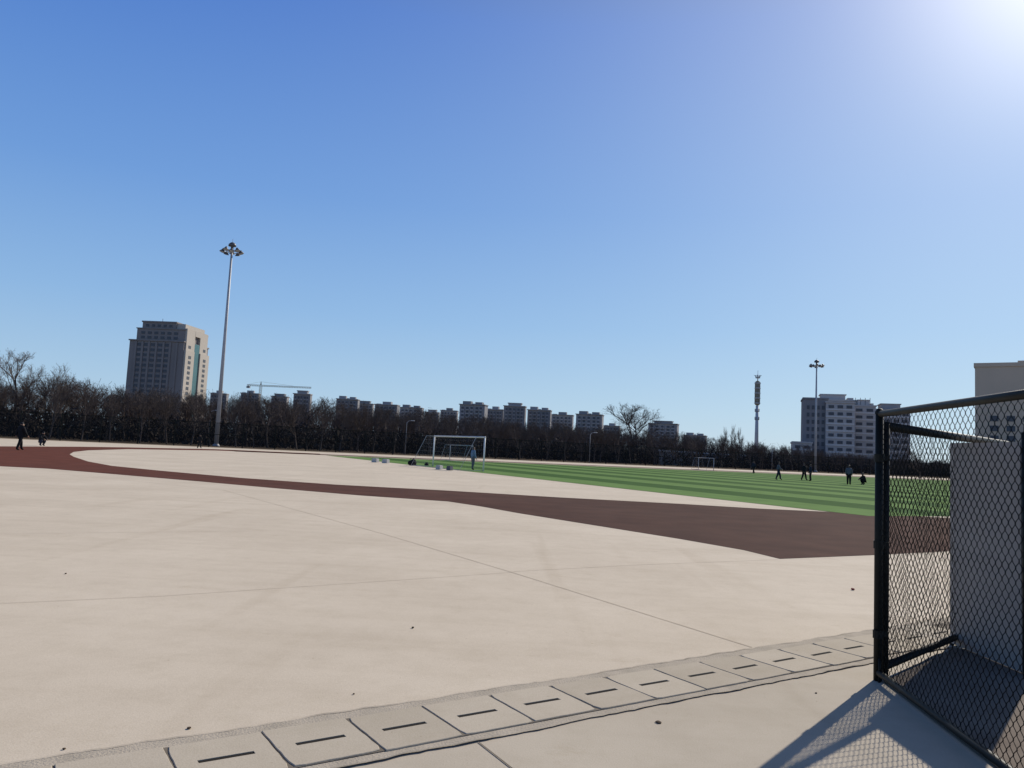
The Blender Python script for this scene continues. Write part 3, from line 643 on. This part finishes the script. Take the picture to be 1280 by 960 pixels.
# ---------- people
def person(label,px,py,facing,top,bot,pose='stand',h=1.72,seed=0,arm=0.0):
    x,y=G(px,py); rz=facing
    if pose=='crouch':
        J=dict(pel=(0,.12,.34),sp=(0,.06,.55),ch=(0,-.06,.75),nk=(0,-.12,.86),hd=(0,-.17,.97),ht=(0,-.18,1.07))
        for s,n in ((-1,'l'),(1,'r')):
            J['sh'+n]=(s*.18,-.07,.77); J['el'+n]=(s*.22,-.28,.58); J['wr'+n]=(s*.12,-.48,.5); J['ha'+n]=(s*.1,-.55,.47)
            J['hi'+n]=(s*.1,.1,.34); J['kn'+n]=(s*.16,-.28,.46); J['an'+n]=(s*.13,-.05,.09); J['to'+n]=(s*.14,-.24,.04)
    else:
        w_=.24 if pose=='walk' else (.06 if pose=='stand' else .14)
        J=dict(pel=(0,0,.95),sp=(0,0,1.14),ch=(0,-.01,1.36),nk=(0,-.01,1.47),hd=(0,-.03,1.57),ht=(0,-.03,1.68))
        for s,n in ((-1,'l'),(1,'r')):
            sw=w_*s; J['sh'+n]=(s*.185,0,1.41); J['el'+n]=(s*.24,sw*.4,1.13); J['wr'+n]=(s*.23,sw*.9-.08,.90+arm*.3); J['ha'+n]=(s*.23,sw*1.0-.12,.82+arm*.35)
            J['hi'+n]=(s*.09,0,.90); J['kn'+n]=(s*.11,-sw*.55-.03,.5); J['an'+n]=(s*(.11 if pose!='wide' else .2),-sw*1.0+.03,.09+ (.03 if (pose=='walk' and s>0) else 0)); J['to'+n]=(s*(.13 if pose!='wide' else .24),-sw*1.0-.14,.04)
    rad=dict(pel=.18,sp=.185,ch=.20,nk=.075,hd=.095,ht=.088,sh=.105,el=.08,wr=.05,ha=.038,hi=.135,kn=.10,an=.075,to=.045)
    names=list(J); idx={n:i for i,n in enumerate(names)}
    edges=[('pel','sp'),('sp','ch'),('ch','nk'),('nk','hd'),('hd','ht')]
    for n in 'lr': edges+=[('ch','sh'+n),('sh'+n,'el'+n),('el'+n,'wr'+n),('wr'+n,'ha'+n),('pel','hi'+n),('hi'+n,'kn'+n),('kn'+n,'an'+n),('an'+n,'to'+n)]
    me=bpy.data.meshes.new('tmp'); me.from_pydata([J[n] for n in names],[(idx[a],idx[b]) for a,b in edges],[])
    to=bpy.data.objects.new('tmp',me); C.objects.link(to)
    sm_=to.modifiers.new('s','SKIN')
    for n,i in idx.items():
        k=n if n in rad else n[:2]; r=rad[k]; v=me.skin_vertices[0].data[i]
        v.radius=(r,r*.75) if k in('pel','sp','ch') else (r,r); v.use_root=(n=='pel')
    sm_.use_smooth_shade=True
    sb=to.modifiers.new('b','SUBSURF'); sb.levels=1; sb.render_levels=1
    dg=bpy.context.evaluated_depsgraph_get(); body=bpy.data.meshes.new_from_object(to.evaluated_get(dg)); bpy.data.objects.remove(to)
    bm=bmesh.new(); bm.from_mesh(body)
    ex_=MB()
    for s,n in ((-1,'l'),(1,'r')):
        wv=Vector(J['wr'+n]); hv=Vector(J['ha'+n]); d_=(hv-wv).normalized()
        for q,(o_,l_) in enumerate(((-.03,.06),(-.011,.075),(.009,.07),(.027,.055))):
            a_=hv+d_*.02+Vector((0,o_,0)) if abs(d_.z)>.5 else hv+d_*.02+Vector((o_,0,0)); b_=a_+d_*l_*.6; c_=b_+d_*l_*.4+Vector((-s*.015,0,0)); ex_.tube([a_,b_,c_],[.009,.008,.006],5)
        a_=wv+d_*.04; ex_.tube([a_,a_+d_*.03+Vector((0,-.035,0)),a_+d_*.06+Vector((0,-.045,0))],[.011,.01,.007],5)
    hd=(Vector(J['hd'])+Vector(J['ht']))/2
    ex_.tube([hd+Vector((0,-.085,.015)),hd+Vector((0,-.108,-.015)),hd+Vector((0,-.09,-.025))],[.008,.014,.008],5)
    for s in (-1,1): ex_.tube([hd+Vector((s*.08,0,-.025)),hd+Vector((s*.1,.01,0)),hd+Vector((s*.085,0,.025))],[.01,.014,.01],5)
    k0=[bm.verts.new(v) for v in ex_.v]
    for f in ex_.f: bm.faces.new([k0[i] for i in f])
    bm.to_mesh(body); bm.free()
    body.materials.clear()
    for m_ in ['skin',top,bot,'black']: body.materials.append(M[m_])
    sam=[]
    for a,b in edges:
        ka,kb=a[:2],b[:2]
        if b in('hd','ht') : c_=0
        elif kb=='ha': c_=0
        elif kb=='to': c_=3
        elif kb in('hi','kn','an'): c_=2
        else: c_=1
        A_,B_=Vector(J[a]),Vector(J[b])
        for q in range(5): sam.append((A_.lerp(B_,(q+.5)/5),c_, rad.get(a,rad.get(ka,.05))))
    for p in body.polygons:
        c=p.center; p.material_index=min(sam,key=lambda t_:(c-t_[0]).length-t_[2]*.5)[1]; p.use_smooth=True
    sc=h/1.76
    e=empty('person',(x,y,.012),rz,label,'person','people on the sports ground'); e.scale=(sc,)*3
    link('body',body,e)
    mb=MB(); mb.lathe([(0,.108),(.05,.1),(.085,.07),(.1,.02),(.098,-.01)],12); o=mb.build('hair',M['hair'],e,True); o.location=hd+Vector((0,.014,.012))
    ev=MB()
    for s in (-1,1): ev.box(s*.032-.011,s*.032+.011,-.101,-.09,-.004,.006)
    ev.box(-.022,.022,-.1,-.088,-.052,-.046)
    o=ev.build('face_features',M['hair'],e); o.location=hd
    return e
person('person in black jacket and trousers walking at the far left',24,563,R(160),'black','black','walk',1.88,seed=1)
person('small figure in dark clothes crouching beside the walker at far left',51,557.5,R(70),'black','navy','crouch',1.9,seed=2)
person('person in dark clothes standing left of the tall floodlight mast',249,560.5,R(200),'black','black','wide',1.65,seed=3)
person('person in light blue top standing inside the large goal',590.5,587.5,R(120),'blue','grey','stand',1.72,seed=4)
person('person in dark clothes, leftmost of the players on the right of the pitch',942,592,R(-60),'navy','black','walk',1.72,seed=5)
person('player in grey top walking left of the distant mast',973,600,R(80),'grey','navy','walk',1.72,seed=6,arm=.5)
person('player in black standing left of the pair near the distant mast',1005,600.5,R(20),'black','black','wide',1.72,seed=7)
person('player in navy walking just left of the distant mast foot',1013,601.5,R(-100),'navy','black','stand',1.65,seed=8)
person('person in grey top standing alone nearest the gate mesh',1061,606,R(150),'grey','black','stand',1.76,seed=9)
person('figure crouching in black right of the lone standing person',1080,606,R(-80),'black','black','crouch',1.7,seed=10)
def blk(px,py,w_,h_,m,label,name,cat):
    x,y=G(px,py); mb=MB(); b_=.03
    mb.box(-w_/2,w_/2,-.2,.2,.0,h_-b_); mb.box(-w_/2+b_,w_/2-b_,-.2+b_,.2-b_,h_-b_,h_); o=mb.build(name,M[m],None,loc=(x,y,.013)); o.rotation_euler=(0,0,R(-25)); tag(o,label,cat)
blk(469,578,.5,.33,'block','white block seat left of the large goal, leftmost of two','white_block','block')
blk(482,579,.5,.33,'block','white block seat left of the large goal, second of two','white_block','block')
blk(549,587,.35,.3,'block','white block at the foot of the large goal left post','white_block','block')
blk(562,588,.3,.3,'grey','pale grey block in the goal mouth','pale_block','block')
def bag(px,py,label,s=1):
    x,y=G(px,py); bm=bmesh.new(); bmesh.ops.create_icosphere(bm,subdivisions=3,radius=.3)
    for v in bm.verts:
        v.co.x*=1.2; v.co.z=max(v.co.z*(1.0+.25*math.sin(v.co.x*9)),-.2); v.co*=s
    me=bpy.data.meshes.new('bag'); bm.to_mesh(me); bm.free(); me.materials.append(M['black'])
    e=empty('sports_bag',(x,y,.013+.2*s),.4,label,'bag'); link('bag_body',me,e)
    mb=MB(); mb.tube([(-.2*s,0,.22*s),(-.1*s,0,.38*s),(.1*s,0,.38*s),(.2*s,0,.22*s)],.02,6); mb.build('handle',M['black'],e)
bag(515,582,'black sports bag on the ground left of the large goal',1.0)
bag(533,582.5,'small black bag beside the large goal net',.5)
x0=XA(825,172); x1=XA(945,205)
e=empty('low_wall',(x0,172,0),math.atan2(33,x1-x0),'long low white wall behind the fence left of the telecom tower','wall')
L_=math.hypot(33,x1-x0); mb=MB(); mb.box(0,L_,0,.3,0,3.0); mb.build('wall_body',M['hot'],e); mb=MB(); mb.box(-.1,L_+.1,-.1,.4,3.0,3.35); mb.build('coping',M['white'],e)
